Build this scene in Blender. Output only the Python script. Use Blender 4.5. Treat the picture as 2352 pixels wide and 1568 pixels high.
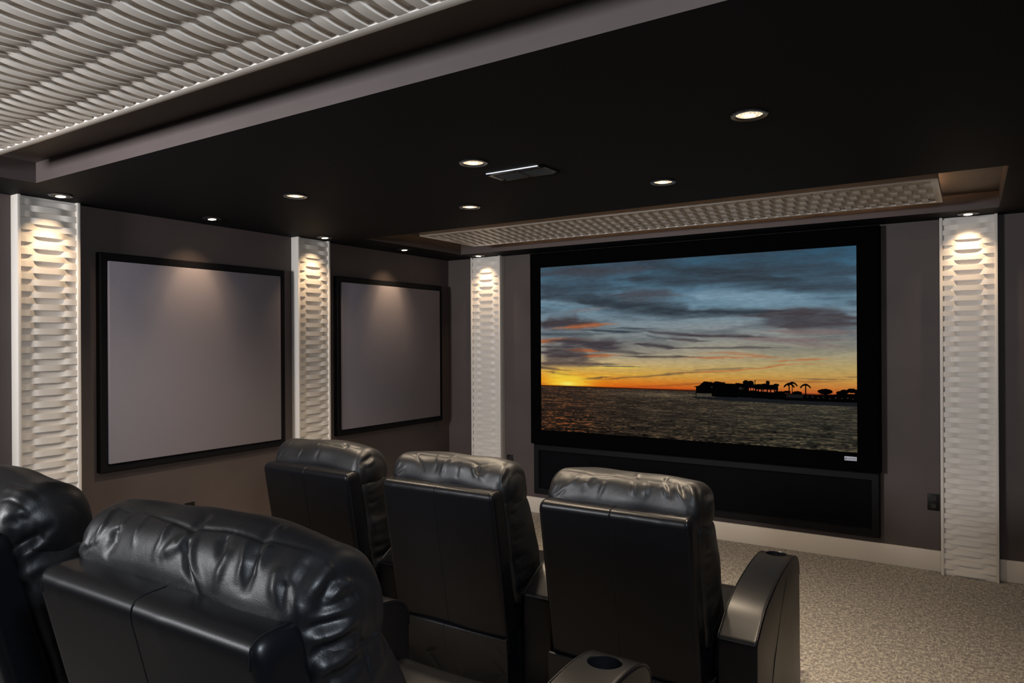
import bpy, bmesh, math, random
import numpy as np
from mathutils import Vector, Matrix, noise

for o in list(bpy.data.objects):
    bpy.data.objects.remove(o)
S = bpy.context.scene
C = S.collection
PI = math.pi

# ------------------------------------------------------------------ camera
cam = bpy.data.cameras.new('camera')
cam.sensor_width = 36.0
cam.lens = 1626.4 / 2352 * 36.0
cam.clip_start = 0.02
cob = bpy.data.objects.new('camera', cam)
C.objects.link(cob)
YAW, ROLL = math.radians(32.82), math.radians(-0.309)
F = Vector((-math.sin(YAW), math.cos(YAW), 0))
R0 = Vector((math.cos(YAW), math.sin(YAW), 0))
U0 = Vector((0, 0, 1))
Rv = R0 * math.cos(ROLL) + U0 * math.sin(ROLL)
Uv = -R0 * math.sin(ROLL) + U0 * math.cos(ROLL)
M = Matrix((Rv, Uv, -F)).transposed().to_4x4()
M.translation = Vector((0, 0, 1.615))
cob.matrix_world = M
S.camera = cob

# ------------------------------------------------------------------ world, exposure, added area lights
W = bpy.data.worlds.new('world')
S.world = W
W.use_nodes = True
W.node_tree.nodes['Background'].inputs[0].default_value = (0.5, 0.55, 0.65, 1)
W.node_tree.nodes['Background'].inputs[1].default_value = 0.0
S.view_settings.view_transform = 'Standard'
S.view_settings.look = 'None'
S.view_settings.gamma = 1
S.view_settings.use_curve_mapping = False
S.view_settings.exposure = -0.08


def area_light(name, loc, target, sx, sy, power, col, spread=180):
    l = bpy.data.lights.new(name, 'AREA')
    l.shape = 'RECTANGLE'
    l.size, l.size_y = sx, sy
    l.energy = power
    l.spread = math.radians(spread)
    l.color = col
    o = bpy.data.objects.new(name, l)
    o.location = loc
    o.rotation_euler = (Vector(target) - Vector(loc)).to_track_quat('-Z', 'Y').to_euler()
    C.objects.link(o)
    return o


# added soft lights out of view, back left and right; no windows built
area_light('back_fill_light', (-3.6, -1.7, 2.0), (-2.9, 1.7, 2.2), 0.8, 0.45, 80, (0.95, 0.96, 1.0), 100)  # added inside the room for the light from behind on the left
area_light('side_fill_light', (0.49, 0.10, 2.22), (-2.6, 1.2, 1.9), 0.45, 0.25, 78, (0.80, 0.89, 1.0))  # added beside the camera for cool light on chair sides and ceiling relief

WARM = (1.0, 0.80, 0.58)
YF, XL, XR, YB, ZC, ZT = 5.75, -4.48, 0.52, -4.0, 2.445, 2.55

# ------------------------------------------------------------------ materials


def mat(name, col, rough=0.6, spec=0.5, metal=0.0, coat=0.0):
    m = bpy.data.materials.new(name)
    m.use_nodes = True
    b = m.node_tree.nodes['Principled BSDF']
    b.inputs['Base Color'].default_value = (*col, 1)
    b.inputs['Roughness'].default_value = rough
    b.inputs['Specular IOR Level'].default_value = spec
    b.inputs['Metallic'].default_value = metal
    b.inputs['Coat Weight'].default_value = coat
    return m


def nodes(m):
    return m.node_tree.nodes, m.node_tree.links, m.node_tree.nodes['Principled BSDF']


def add_bump(m, scale, strength, dist=0.001, kind='noise', detail=4, stretch=None):
    n, l, b = nodes(m)
    tc = n.new('ShaderNodeTexCoord')
    mp = n.new('ShaderNodeMapping')
    if stretch:
        mp.inputs['Scale'].default_value = stretch
    l.new(tc.outputs['Object'], mp.inputs[0])
    if kind == 'noise':
        t = n.new('ShaderNodeTexNoise')
        t.inputs['Scale'].default_value = scale
        t.inputs['Detail'].default_value = detail
        out = t.outputs['Fac']
    else:
        t = n.new('ShaderNodeTexVoronoi')
        t.inputs['Scale'].default_value = scale
        out = t.outputs['Distance']
    l.new(mp.outputs[0], t.inputs['Vector'])
    bp = n.new('ShaderNodeBump')
    bp.inputs['Strength'].default_value = strength
    bp.inputs['Distance'].default_value = dist
    l.new(out, bp.inputs['Height'])
    l.new(bp.outputs[0], b.inputs['Normal'])
    return t, bp


def add_mottle(m, c1, c2, scale, lo=0.35, hi=0.65, detail=5):
    n, l, b = nodes(m)
    tc = n.new('ShaderNodeTexCoord')
    t = n.new('ShaderNodeTexNoise')
    t.inputs['Scale'].default_value = scale
    t.inputs['Detail'].default_value = detail
    l.new(tc.outputs['Object'], t.inputs['Vector'])
    r = n.new('ShaderNodeValToRGB')
    r.color_ramp.elements[0].position = lo
    r.color_ramp.elements[1].position = hi
    r.color_ramp.elements[0].color = (*c1, 1)
    r.color_ramp.elements[1].color = (*c2, 1)
    l.new(t.outputs['Fac'], r.inputs[0])
    l.new(r.outputs[0], b.inputs['Base Color'])


m_wall = mat('taupe_wall_paint', (0.085, 0.068, 0.064), 0.62, 0.35)
add_mottle(m_wall, (0.064, 0.048, 0.044), (0.073, 0.055, 0.050), 3.0)
add_bump(m_wall, 180, 0.12, 0.0006)
m_soffit = mat('black_ceiling_paint', (0.0040, 0.0042, 0.0056), 0.7, 0.10)
add_bump(m_soffit, 160, 0.15, 0.0006)
m_white = mat('off_white_satin_paint', (0.64, 0.585, 0.52), 0.42, 0.4)
add_bump(m_white, 90, 0.05, 0.0005)
m_socket = mat('socket_brown', (0.022, 0.016, 0.014), 0.4, 0.35)
m_base = mat('beige_skirting_paint', (0.57, 0.51, 0.44), 0.45, 0.4)
m_blackframe = mat('black_frame_paint', (0.0030, 0.0030, 0.0038), 0.6, 0.15)
add_bump(m_blackframe, 120, 0.2, 0.0006)
m_velvet = mat('black_velvet', (0.0005, 0.0005, 0.0006), 0.95, 0.05)
m_grille = mat('black_speaker_cloth', (0.002, 0.002, 0.003), 0.9, 0.1)
add_bump(m_grille, 700, 0.4, 0.0005)
m_fabric = mat('grey_lavender_acoustic_fabric', (0.185, 0.164, 0.178), 0.8, 0.25)
add_bump(m_fabric, 170, 0.55, 0.0016)
m_plastic = mat('dark_brown_plastic', (0.005, 0.0038, 0.0034), 0.5, 0.2)
m_slot = mat('slot_black', (0.001, 0.001, 0.001), 0.9, 0.1)
m_chrome = mat('black_chrome_trim', (0.10, 0.10, 0.11), 0.22, 0.6, 0.9)
m_gimbal = mat('dark_gimbal_metal', (0.03, 0.03, 0.032), 0.35, 0.5, 0.6)
m_vent = mat('black_grille_metal', (0.006, 0.006, 0.007), 0.3, 0.5)
m_cup = mat('dark_steel_cup', (0.020, 0.022, 0.027), 0.30, 0.5, 0.7)
m_badge = mat('silver_badge', (0.55, 0.57, 0.65), 0.5, 0.5, 0.0)
m_ink = mat('navy_ink', (0.010, 0.020, 0.09), 0.6, 0.4)

# leather
m_leather = mat('black_leather', (0.0032, 0.0036, 0.0048), 0.34, 0.38)
n, l, b = nodes(m_leather)
tc = n.new('ShaderNodeTexCoord')
v1 = n.new('ShaderNodeTexVoronoi'); v1.inputs['Scale'].default_value = 560
v1.feature = 'SMOOTH_F1'
n2 = n.new('ShaderNodeTexNoise'); n2.inputs['Scale'].default_value = 60; n2.inputs['Detail'].default_value = 4
n3 = n.new('ShaderNodeTexNoise'); n3.inputs['Scale'].default_value = 9; n3.inputs['Detail'].default_value = 3
for t in (v1, n2, n3):
    l.new(tc.outputs['Object'], t.inputs['Vector'])
bp1 = n.new('ShaderNodeBump'); bp1.inputs['Strength'].default_value = 0.20; bp1.inputs['Distance'].default_value = 0.0009
bp2 = n.new('ShaderNodeBump'); bp2.inputs['Strength'].default_value = 0.15; bp2.inputs['Distance'].default_value = 0.003
l.new(v1.outputs['Distance'], bp1.inputs['Height'])
l.new(n2.outputs['Fac'], bp2.inputs['Height'])
l.new(bp2.outputs[0], bp1.inputs['Normal'])
l.new(bp1.outputs[0], b.inputs['Normal'])
mr = n.new('ShaderNodeMapRange')
mr.inputs['To Min'].default_value = 0.41; mr.inputs['To Max'].default_value = 0.49
l.new(n3.outputs['Fac'], mr.inputs['Value'])
l.new(mr.outputs[0], b.inputs['Roughness'])
m_stitch = mat('black_stitching', (0.004, 0.004, 0.005), 0.7, 0.2)
m_smooth = mat('smooth_black_leather', (0.0028, 0.0031, 0.0044), 0.34, 0.20)
add_bump(m_smooth, 600, 0.10, 0.0006, 'voronoi')

# carpet
m_carpet = mat('beige_loop_carpet', (0.2, 0.17, 0.14), 0.95, 0.1)
n, l, b = nodes(m_carpet)
tc = n.new('ShaderNodeTexCoord')


def streak_noise(scale, sx, sy, rot):
    mp = n.new('ShaderNodeMapping')
    mp.inputs['Scale'].default_value = (sx, sy, 1)
    mp.inputs['Rotation'].default_value = (0, 0, rot)
    l.new(tc.outputs['Object'], mp.inputs[0])
    t = n.new('ShaderNodeTexNoise')
    t.inputs['Scale'].default_value = scale
    t.inputs['Detail'].default_value = 3
    t.inputs['Roughness'].default_value = 0.65
    l.new(mp.outputs[0], t.inputs['Vector'])
    return t.outputs['Fac']


a1 = streak_noise(90, 1, 0.33, 0)
a2 = streak_noise(90, 0.33, 1, 0)
mx = n.new('ShaderNodeMath'); mx.operation = 'MAXIMUM'
l.new(a1, mx.inputs[0]); l.new(a2, mx.inputs[1])
rp = n.new('ShaderNodeValToRGB')
rp.color_ramp.elements[0].position = 0.46
rp.color_ramp.elements[0].color = (0.165, 0.152, 0.148, 1)
rp.color_ramp.elements[1].position = 0.68
rp.color_ramp.elements[1].color = (0.52, 0.48, 0.41, 1)
l.new(mx.outputs[0], rp.inputs[0])
l.new(rp.outputs[0], b.inputs['Base Color'])
lp = n.new('ShaderNodeTexVoronoi'); lp.inputs['Scale'].default_value = 230
l.new(tc.outputs['Object'], lp.inputs['Vector'])
bp = n.new('ShaderNodeBump'); bp.inputs['Strength'].default_value = 0.7; bp.inputs['Distance'].default_value = 0.004
l.new(lp.outputs['Distance'], bp.inputs['Height'])
bpb = n.new('ShaderNodeBump'); bpb.inputs['Strength'].default_value = 0.6; bpb.inputs['Distance'].default_value = 0.006
l.new(mx.outputs[0], bpb.inputs['Height'])
l.new(bp.outputs[0], bpb.inputs['Normal'])
l.new(bpb.outputs[0], b.inputs['Normal'])


def emit(name, col, s):
    m = bpy.data.materials.new(name)
    m.use_nodes = True
    t = m.node_tree
    for x in list(t.nodes):
        t.nodes.remove(x)
    e = t.nodes.new('ShaderNodeEmission')
    e.inputs[0].default_value = (*col, 1)
    e.inputs[1].default_value = s
    o = t.nodes.new('ShaderNodeOutputMaterial')
    t.links.new(e.outputs[0], o.inputs[0])
    return m


m_bulb = emit('lit_lamp', (1.0, 0.86, 0.66), 6.0)
m_reflector = emit('lit_faceted_reflector', (1.0, 0.80, 0.55), 1.1)
# facets on the reflector: radial ribs
t = m_reflector.node_tree
tcn = t.nodes.new('ShaderNodeTexCoord')
vv = t.nodes.new('ShaderNodeTexVoronoi'); vv.inputs['Scale'].default_value = 160
t.links.new(tcn.outputs['Object'], vv.inputs['Vector'])
mrn = t.nodes.new('ShaderNodeMapRange')
mrn.inputs['From Max'].default_value = 0.8
mrn.inputs['To Min'].default_value = 2.2; mrn.inputs['To Max'].default_value = 0.5
t.links.new(vv.outputs['Distance'], mrn.inputs['Value'])
t.links.new(mrn.outputs[0], [x for x in t.nodes if x.type == 'EMISSION'][0].inputs[1])
m_strip = emit('warm_light_strip', (1.0, 0.62, 0.32), 60)

# ------------------------------------------------------------------ helpers


def mesh_obj(name, verts, faces, m, parent=None, smooth=True, sharp=None):
    me = bpy.data.meshes.new(name)
    me.from_pydata([tuple(v) for v in verts], [], faces)
    me.update()
    if m:
        me.materials.append(m)
    if smooth:
        me.polygons.foreach_set('use_smooth', [True] * len(me.polygons))
        if sharp:
            me.set_sharp_from_angle(angle=math.radians(sharp))
    o = bpy.data.objects.new(name, me)
    C.objects.link(o)
    if parent:
        o.parent = parent
    return o


def bm_obj(name, bm, m, parent=None, sharp=35):
    me = bpy.data.meshes.new(name)
    bm.normal_update()
    bm.to_mesh(me)
    bm.free()
    if m:
        me.materials.append(m)
    me.polygons.foreach_set('use_smooth', [True] * len(me.polygons))
    me.set_sharp_from_angle(angle=math.radians(sharp))
    o = bpy.data.objects.new(name, me)
    C.objects.link(o)
    if parent:
        o.parent = parent
    return o


def add_box(bm, lo, hi, bev=0.0, seg=2):
    r = bmesh.ops.create_cube(bm, size=1)
    vs = r['verts']
    for v in vs:
        v.co = Vector([(lo[i] + hi[i]) / 2 + v.co[i] * (hi[i] - lo[i]) for i in range(3)])
    if bev > 0:
        es = list({e for v in vs for e in v.link_edges})
        bmesh.ops.bevel(bm, geom=es, offset=bev, segments=seg, affect='EDGES', profile=0.5)


def box(name, lo, hi, m, parent=None, bev=0.0, seg=2):
    bm = bmesh.new()
    add_box(bm, lo, hi, bev, seg)
    return bm_obj(name, bm, m, parent)


def tube(name, pts, r, m, parent=None, seg=6):
    vs, fs = [], []
    pts = [Vector(p) for p in pts]
    for i, p in enumerate(pts):
        t = (pts[min(i + 1, len(pts) - 1)] - pts[max(i - 1, 0)]).normalized()
        up = Vector((0, 0, 1)) if abs(t.z) < 0.9 else Vector((0, 1, 0))
        a = t.cross(up).normalized(); c = a.cross(t)
        for k in range(seg):
            q = 2 * PI * k / seg
            vs.append(p + (a * math.cos(q) + c * math.sin(q)) * r)
    for i in range(len(pts) - 1):
        for k in range(seg):
            a0 = i * seg + k; b0 = i * seg + (k + 1) % seg
            fs.append((a0, b0, b0 + seg, a0 + seg))
    fs.append(tuple(range(seg))[::-1])
    fs.append(tuple((len(pts) - 1) * seg + k for k in range(seg)))
    return mesh_obj(name, vs, fs, m, parent)


def lathe(name, prof, m, parent=None, seg=40, sharp=40):
    vs, fs = [], []
    for i, (r, z) in enumerate(prof):
        for k in range(seg):
            a = 2 * PI * k / seg
            vs.append((r * math.cos(a), r * math.sin(a), z))
    for i in range(len(prof) - 1):
        for k in range(seg):
            a0 = i * seg + k; b0 = i * seg + (k + 1) % seg
            fs.append((a0, b0, b0 + seg, a0 + seg))
    return mesh_obj(name, vs, fs, m, parent, True, sharp)


def empty(name, loc, label, cat, group=None):
    o = bpy.data.objects.new(name, None)
    o.empty_display_size = 0.1
    o.location = loc
    C.objects.link(o)
    o['label'] = label
    o['category'] = cat
    if group:
        o['group'] = group
    return o


def struct(o, label=None, cat=None):
    o['kind'] = 'structure'
    if label:
        o['label'] = label
        o['category'] = cat
    return o


# ------------------------------------------------------------------ room shell
T = 0.12
struct(box('floor', (XL - T, YB - T, -0.12), (XR + T, YF + T, 0), m_carpet), 'beige and grey speckled loop carpet covering the floor', 'floor')
struct(box('wall_front', (XL - T, YF, 0), (XR + T, YF + T, 2.7), m_wall), 'dark taupe wall behind the cinema screen', 'wall')
struct(box('wall_left', (XL - T, YB, 0), (XL, YF, 2.7), m_wall), 'dark taupe wall behind the two framed fabric panels', 'wall')
struct(box('wall_right', (XR, YB, 0), (XR + T, YF, 2.7), m_wall), 'dark taupe side wall right of the screen', 'wall')
struct(box('wall_back', (XL - T, YB - T, 0), (XR + T, YB, 2.7), m_wall), 'dark taupe wall at the back of the room', 'wall')
# riser under the back row
bm = bmesh.new(); add_box(bm, (XL, YB, 0), (XR, 1.93, 0.15), 0.01)
struct(bm_obj('floor_riser', bm, m_carpet), 'carpeted raised platform under the back row of recliners', 'platform')

# ceiling: one soffit with two coffers; undersides black, coffer sides and tops taupe
HB = (-4.037, -1.3, 0.13, 1.74)     # back coffer x0,y0,x1,y1
HF = (-4.07, 4.14, 0.165, 5.42)     # front coffer
xs = sorted({XL, HB[0], HB[2], HF[0], HF[2], XR})
ys = sorted({YB, HB[1], HB[3], HF[1], HF[3], YF})


def in_hole(x, y):
    return any(h[0] < x < h[2] and h[1] < y < h[3] for h in (HB, HF))


vs, fs, mi = [], [], []


def quad(a, b, c, d, k):
    i = len(vs)
    vs.extend([a, b, c, d]); fs.append((i, i + 1, i + 2, i + 3)); mi.append(k)


for i in range(len(xs) - 1):
    for j in range(len(ys) - 1):
        x0, x1, y0, y1 = xs[i], xs[i + 1], ys[j], ys[j + 1]
        if not in_hole((x0 + x1) / 2, (y0 + y1) / 2):
            quad((x0, y0, ZC), (x0, y1, ZC), (x1, y1, ZC), (x1, y0, ZC), 0)
for h in (HB, HF):
    a, b_, c_, d_ = (h[0], h[1]), (h[2], h[1]), (h[2], h[3]), (h[0], h[3])
    for p, q in ((a, b_), (b_, c_), (c_, d_), (d_, a)):
        quad((*p, ZC), (*q, ZC), (*q, ZT), (*p, ZT), 1)
    quad((h[0], h[1], ZT), (h[0], h[3], ZT), (h[2], h[3], ZT), (h[2], h[1], ZT), 1)
# closed top so that no light leaks
quad((XL - T, YB - T, 2.7), (XR + T, YB - T, 2.7), (XR + T, YF + T, 2.7), (XL - T, YF + T, 2.7), 1)
ce = mesh_obj('ceiling', vs, fs, m_soffit, None, False)
ce.data.materials.append(m_wall)
ce.data.polygons.foreach_set('material_index', mi)
struct(ce, 'black ceiling with two taupe-sided recessed coffers', 'ceiling')

# skirting
for nm, lo, hi in (('baseboard_front', (-3.785, YF - 0.02, 0), (-0.166, YF, 0.145)),
                   ('baseboard_front', (0.168, YF - 0.02, 0), (XR, YF, 0.145)),
                   ('baseboard_front', (XL, YF - 0.02, 0), (-4.145, YF, 0.145)),
                   ('baseboard_left', (XL, 2.137, 0), (XL + 0.02, 3.745, 0.145)),
                   ('baseboard_left', (XL, 4.078, 0), (XL + 0.02, YF - 0.02, 0.145)),
                   ('baseboard_left', (XL, 1.93, 0), (XL + 0.02, 1.798, 0.145)),
                   ('baseboard_right', (XR - 0.02, 1.94, 0), (XR, YF - 0.02, 0.145))):
    if hi[1] < lo[1]:
        continue
    o = struct(box(nm, lo, hi, m_base, None, 0.004))

# ------------------------------------------------------------------ woven relief panels
def relief(name, L, Wd, pitch, phase, A, m, parent, half=0.165, step=0.009, kk=1.6):
    """Slats run along local X (length Wd), stacked along local Z (length L); relief height along local -Y."""
    ns = int(round(L / pitch)); pitch = L / ns
    nx = max(8, int(Wd / step))
    xs_ = [Wd * i / nx for i in range(nx + 1)]
    vs, fs = [], []

    def dep(s, x):
        c = math.tanh(kk * math.cos(PI * (x - phase) / half)) / math.tanh(kk)
        return -A * (1 + (1 if s % 2 == 0 else -1) * c)

    def strip(pa, pb):
        b0 = len(vs)
        for x, u, v in zip(xs_, pa, pb):
            vs.append((x, *u)); vs.append((x, *v))
        for i in range(nx):
            k = b0 + 2 * i
            fs.append((k, k + 2, k + 3, k + 1))
    for s in range(ns):
        d0 = [dep(s, x) for x in xs_]
        strip([(d, s * pitch) for d in d0], [(d, (s + 1) * pitch) for d in d0])
        if s < ns - 1:
            d1 = [dep(s + 1, x) for x in xs_]
            strip([(d, (s + 1) * pitch) for d in d0], [(d, (s + 1) * pitch) for d in d1])
    return mesh_obj(name, vs, fs, m, parent, True)


def relief_column(loc, rotz, label, Wd=0.33, H=ZC):
    """Narrow lit column; local X runs along the wall, local -Y points into the room, origin at its bottom left corner on the wall."""
    t = empty('relief_column', loc, label, 'wall column', 'woven relief columns on the walls')
    t.rotation_euler.z = rotz
    box('backing', (0.004, -0.057, 0), (Wd - 0.004, -0.001, H - 0.002), m_white, t)
    for x0 in (0, Wd - 0.018):
        box('side_strip', (x0, -0.082, 0), (x0 + 0.018, 0, H - 0.001), m_white, t, 0.002)
    p = relief('woven_panel', H - 0.03, Wd - 0.036, 0.0345, (Wd - 0.036) / 2, 0.0078, m_white, t, kk=2.2)
    p.location = (0.018, -0.060, 0.012)
    return t


relief_column((XL, 1.802, 0), PI / 2, 'white woven relief column beside the larger fabric panel, nearest the back row')
relief_column((XL, 3.745, 0), PI / 2, 'white woven relief column between the two framed fabric panels')
relief_column((-4.14, YF, 0), 0, 'white woven relief column left of the screen, on the screen wall', 0.348)
relief_column((-0.166, YF, 0), 0, 'white woven relief column right of the screen, beside the outlet')


def ceiling_panel(name, x0, y0, x1, y1, label, phase, brd, th, A=0.0072):
    t = empty(name, (x0, y0, 2.467), label, 'ceiling panel')
    w, d = x1 - x0, y1 - y0
    for nm, lo, hi in (('border', (0, 0, 0), (w, brd, th)), ('border', (0, d - brd, 0), (w, d, th)),
                       ('border', (0, brd, 0), (brd, d - brd, th)), ('border', (w - brd, brd, 0), (w, d - brd, th))):
        box(nm, lo, hi, m_white, t, 0.0015)
    box('backing', (brd, brd, 0.026), (w - brd, d - brd, 0.033), m_white, t)
    # slats run along room Y: local X of relief -> room Y, local Z -> room X, local -Y -> down
    p = relief('woven_panel', w - 2 * brd, d - 2 * brd, 0.0358, phase, A, m_white, t, kk=1.1)
    Mx = Matrix(((0, 0, 1, brd), (1, 0, 0, brd), (0, 1, 0, 2 * A + 0.0002), (0, 0, 0, 1)))
    p.matrix_local = Mx
    # short hangers up to the coffer top
    for hx in (0.25, w - 0.25):
        for hy in (0.25 * d, 0.75 * d):
            box('hanger', (hx - 0.02, hy - 0.02, 0.03), (hx + 0.02, hy + 0.02, ZT - 2.467 - 0.001), m_white, t)
    return t


dB = 1.435 + 0.95
ceiling_panel('ceiling_relief_panel', -3.90, -0.95, 0.0, 1.435, 'large off-white wavy relief panel in the ceiling above the back row', (dB - 0.07) - 0.11 - 0.165 / 2, 0.035, 0.035)
cp = ceiling_panel('ceiling_relief_panel', -3.722, 4.40, -0.133, 5.16, 'narrow basket-weave relief panel in the ceiling coffer before the screen', 0.0, 0.035, 0.035, 0.009)
for (a, bq) in (((0.10, 0.62), (3.49, 0.64)), ((0.10, 0.12), (3.49, 0.14)), ((3.47, 0.16), (3.49, 0.60))):
    o = box('light_strip', (a[0], a[1], 0.036), (bq[0], bq[1], 0.042), m_strip, cp)
    o['label'] = 'warm light strip on top of the panel'

# ------------------------------------------------------------------ framed fabric panels on the left wall
def fabric_panel(y0, y1, z0, z1, label):
    t = empty('fabric_panel', (XL, (y0 + y1) / 2, z0), label, 'acoustic panel', 'framed fabric panels on the left wall')
    w, h, bw = y1 - y0, z1 - z0, 0.05
    # mitred frame
    bm = bmesh.new()
    prof = [(0, 0.0), (0, 0.042), (0.006, 0.048), (bw - 0.006, 0.040), (bw, 0.036), (bw, 0.0)]
    rings = []
    for u, d in prof:
        rings.append([bm.verts.new((d, yy, zz)) for yy, zz in ((-w / 2 + u, u), (w / 2 - u, u), (w / 2 - u, h - u), (-w / 2 + u, h - u))])
    for i in range(len(rings) - 1):
        for k in range(4):
            bm.faces.new((rings[i][k], rings[i][(k + 1) % 4], rings[i + 1][(k + 1) % 4], rings[i + 1][k]))
    bmesh.ops.recalc_face_normals(bm, faces=bm.faces)
    bm_obj('frame', bm, m_blackframe, t, 20)
    box('fabric_board', (0.001, -w / 2 + bw, bw), (0.058, w / 2 - bw, h - bw), m_fabric, t, 0.004)


fabric_panel(2.258, 3.645, 0.826, 2.173, 'larger-looking black-framed grey lavender fabric panel, nearer the back row of recliners')
fabric_panel(4.182, 5.585, 0.830, 2.172, 'black-framed grey lavender fabric panel next to the room corner by the screen')

# ------------------------------------------------------------------ wall outlets
def outlet(loc, rotz, label):
    t = empty('wall_outlet', loc, label, 'outlet')
    t.rotation_euler.z = rotz
    box('cover_plate', (-0.036, -0.006, -0.058), (0.036, 0, 0.058), m_plastic, t, 0.002)
    for dz in (0.026, -0.026):
        bm = bmesh.new()
        bmesh.ops.create_cone(bm, cap_ends=True, segments=24, radius1=0.0165, radius2=0.0165, depth=0.004,
                              matrix=Matrix.Translation((0, -0.007, dz)) @ Matrix.Rotation(PI / 2, 4, 'X'))
        s = bm_obj('socket', bm, m_socket, t)
        bm = bmesh.new()
        for dx in (-0.006, 0.006):
            add_box(bm, (dx - 0.0012, -0.0095, dz + 0.000), (dx + 0.0012, -0.0088, dz + 0.009))
        add_box(bm, (-0.002, -0.0095, dz - 0.011), (0.002, -0.0088, dz - 0.006))
        bm_obj('slot', bm, m_slot, s)


outlet((-0.212, YF, 0.478), 0, 'dark brown duplex outlet on the screen wall beside the right column')
outlet((-3.735, YF, 0.462), 0, 'dark duplex outlet on the screen wall beside the left column')
outlet((XL, 2.868, 0.470), PI / 2, 'dark outlet low on the left wall, its top just above the front recliner headrest')

# ------------------------------------------------------------------ cinema screen
SX0, SX1, SZ0, SZ1 = -3.447, -0.530, 0.663, 2.432
PX0, PX1, PZ0, PZ1 = -3.331, -0.680, 0.797, 2.296
scr = empty('projection_screen', ((SX0 + SX1) / 2, YF, SZ0), 'wide black-framed cinema screen showing a seaside sunset', 'screen')
cx = (SX0 + SX1) / 2
bm = bmesh.new()
prof = [(0.0, -0.001), (0.0, -0.085), (0.015, -0.100), (0.020, -0.100), (1.0, -0.097), (1.0, -0.060)]
rings = []
for u, d in prof:
    if u == 1.0:
        q = [(PX0, PZ0), (PX1, PZ0), (PX1, PZ1), (PX0, PZ1)]
    else:
        q = [(SX0 + u, SZ0 + u), (SX1 - u, SZ0 + u), (SX1 - u, SZ1 - u), (SX0 + u, SZ1 - u)]
    rings.append([bm.verts.new((x - cx, d, z - SZ0)) for x, z in q])
for i in range(len(rings) - 1):
    for k in range(4):
        bm.faces.new((rings[i][k], rings[i][(k + 1) % 4], rings[i + 1][(k + 1) % 4], rings[i + 1][k]))
bmesh.ops.recalc_face_normals(bm, faces=bm.faces)
bm_obj('frame', bm, m_velvet, scr, 20)

# the projected picture as a colour grid
NU, NV = 880, 500
rng = np.random.RandomState(5)


def vnoise(u, v, fu, fv, seed):
    r = np.random.RandomState(seed)
    g = r.rand(int(fv) + 3, int(fu) + 3)
    x, y = np.clip(u, 0, 1) * fu, np.clip(v, 0, 1) * fv
    xi, yi = x.astype(int), y.astype(int)
    xf, yf = x - xi, y - yi
    xf = xf * xf * (3 - 2 * xf); yf = yf * yf * (3 - 2 * yf)
    return (g[yi, xi] * (1 - xf) + g[yi, xi + 1] * xf) * (1 - yf) + (g[yi + 1, xi] * (1 - xf) + g[yi + 1, xi + 1] * xf) * yf


def fbm(u, v, fu, fv, seed, oct=5):
    s, a, tot = 0, 1.0, 0
    for k in range(oct):
        s = s + a * vnoise(u, v, fu * 2 ** k, fv * 2 ** k, seed + k)
        tot += a; a *= 0.55
    return s / tot


U, V = np.meshgrid(np.linspace(0, 1, NU), np.linspace(0, 1, NV))


def srgb(h):
    c = np.array([int(h[i:i + 2], 16) / 255 for i in (0, 2, 4)])
    return np.where(c <= 0.04045, c / 12.92, ((c + 0.055) / 1.055) ** 2.4)


def sr(c):
    return np.array(c)


HZ = 0.2745
keysL = [(HZ, 'F0480A'), (0.31, 'FA8A1E'), (0.36, 'FCC24A'), (0.42, 'E8C890'), (0.48, 'B8AC98'), (0.56, '94A0A2'), (0.66, '8098A6'), (0.76, '6E97AF'), (0.88, '4F7893'), (1.0, '446C86')]
keysR = [(HZ, 'D2602E'), (0.30, 'DE8138'), (0.34, 'E0A54E'), (0.40, 'D0B26C'), (0.47, 'BCB08A'), (0.54, 'A8A496'), (0.62, '94A0A4'), (0.72, '76A0B8'), (0.82, '547E9A'), (1.0, '2E668A')]


def grad(keys, v):
    ks = np.array([k[0] for k in keys]); cs = np.array([[int(k[1][i:i + 2], 16) / 255 for i in (0, 2, 4)] for k in keys])
    return np.stack([np.interp(v, ks, cs[:, i]) for i in range(3)], -1)


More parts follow.
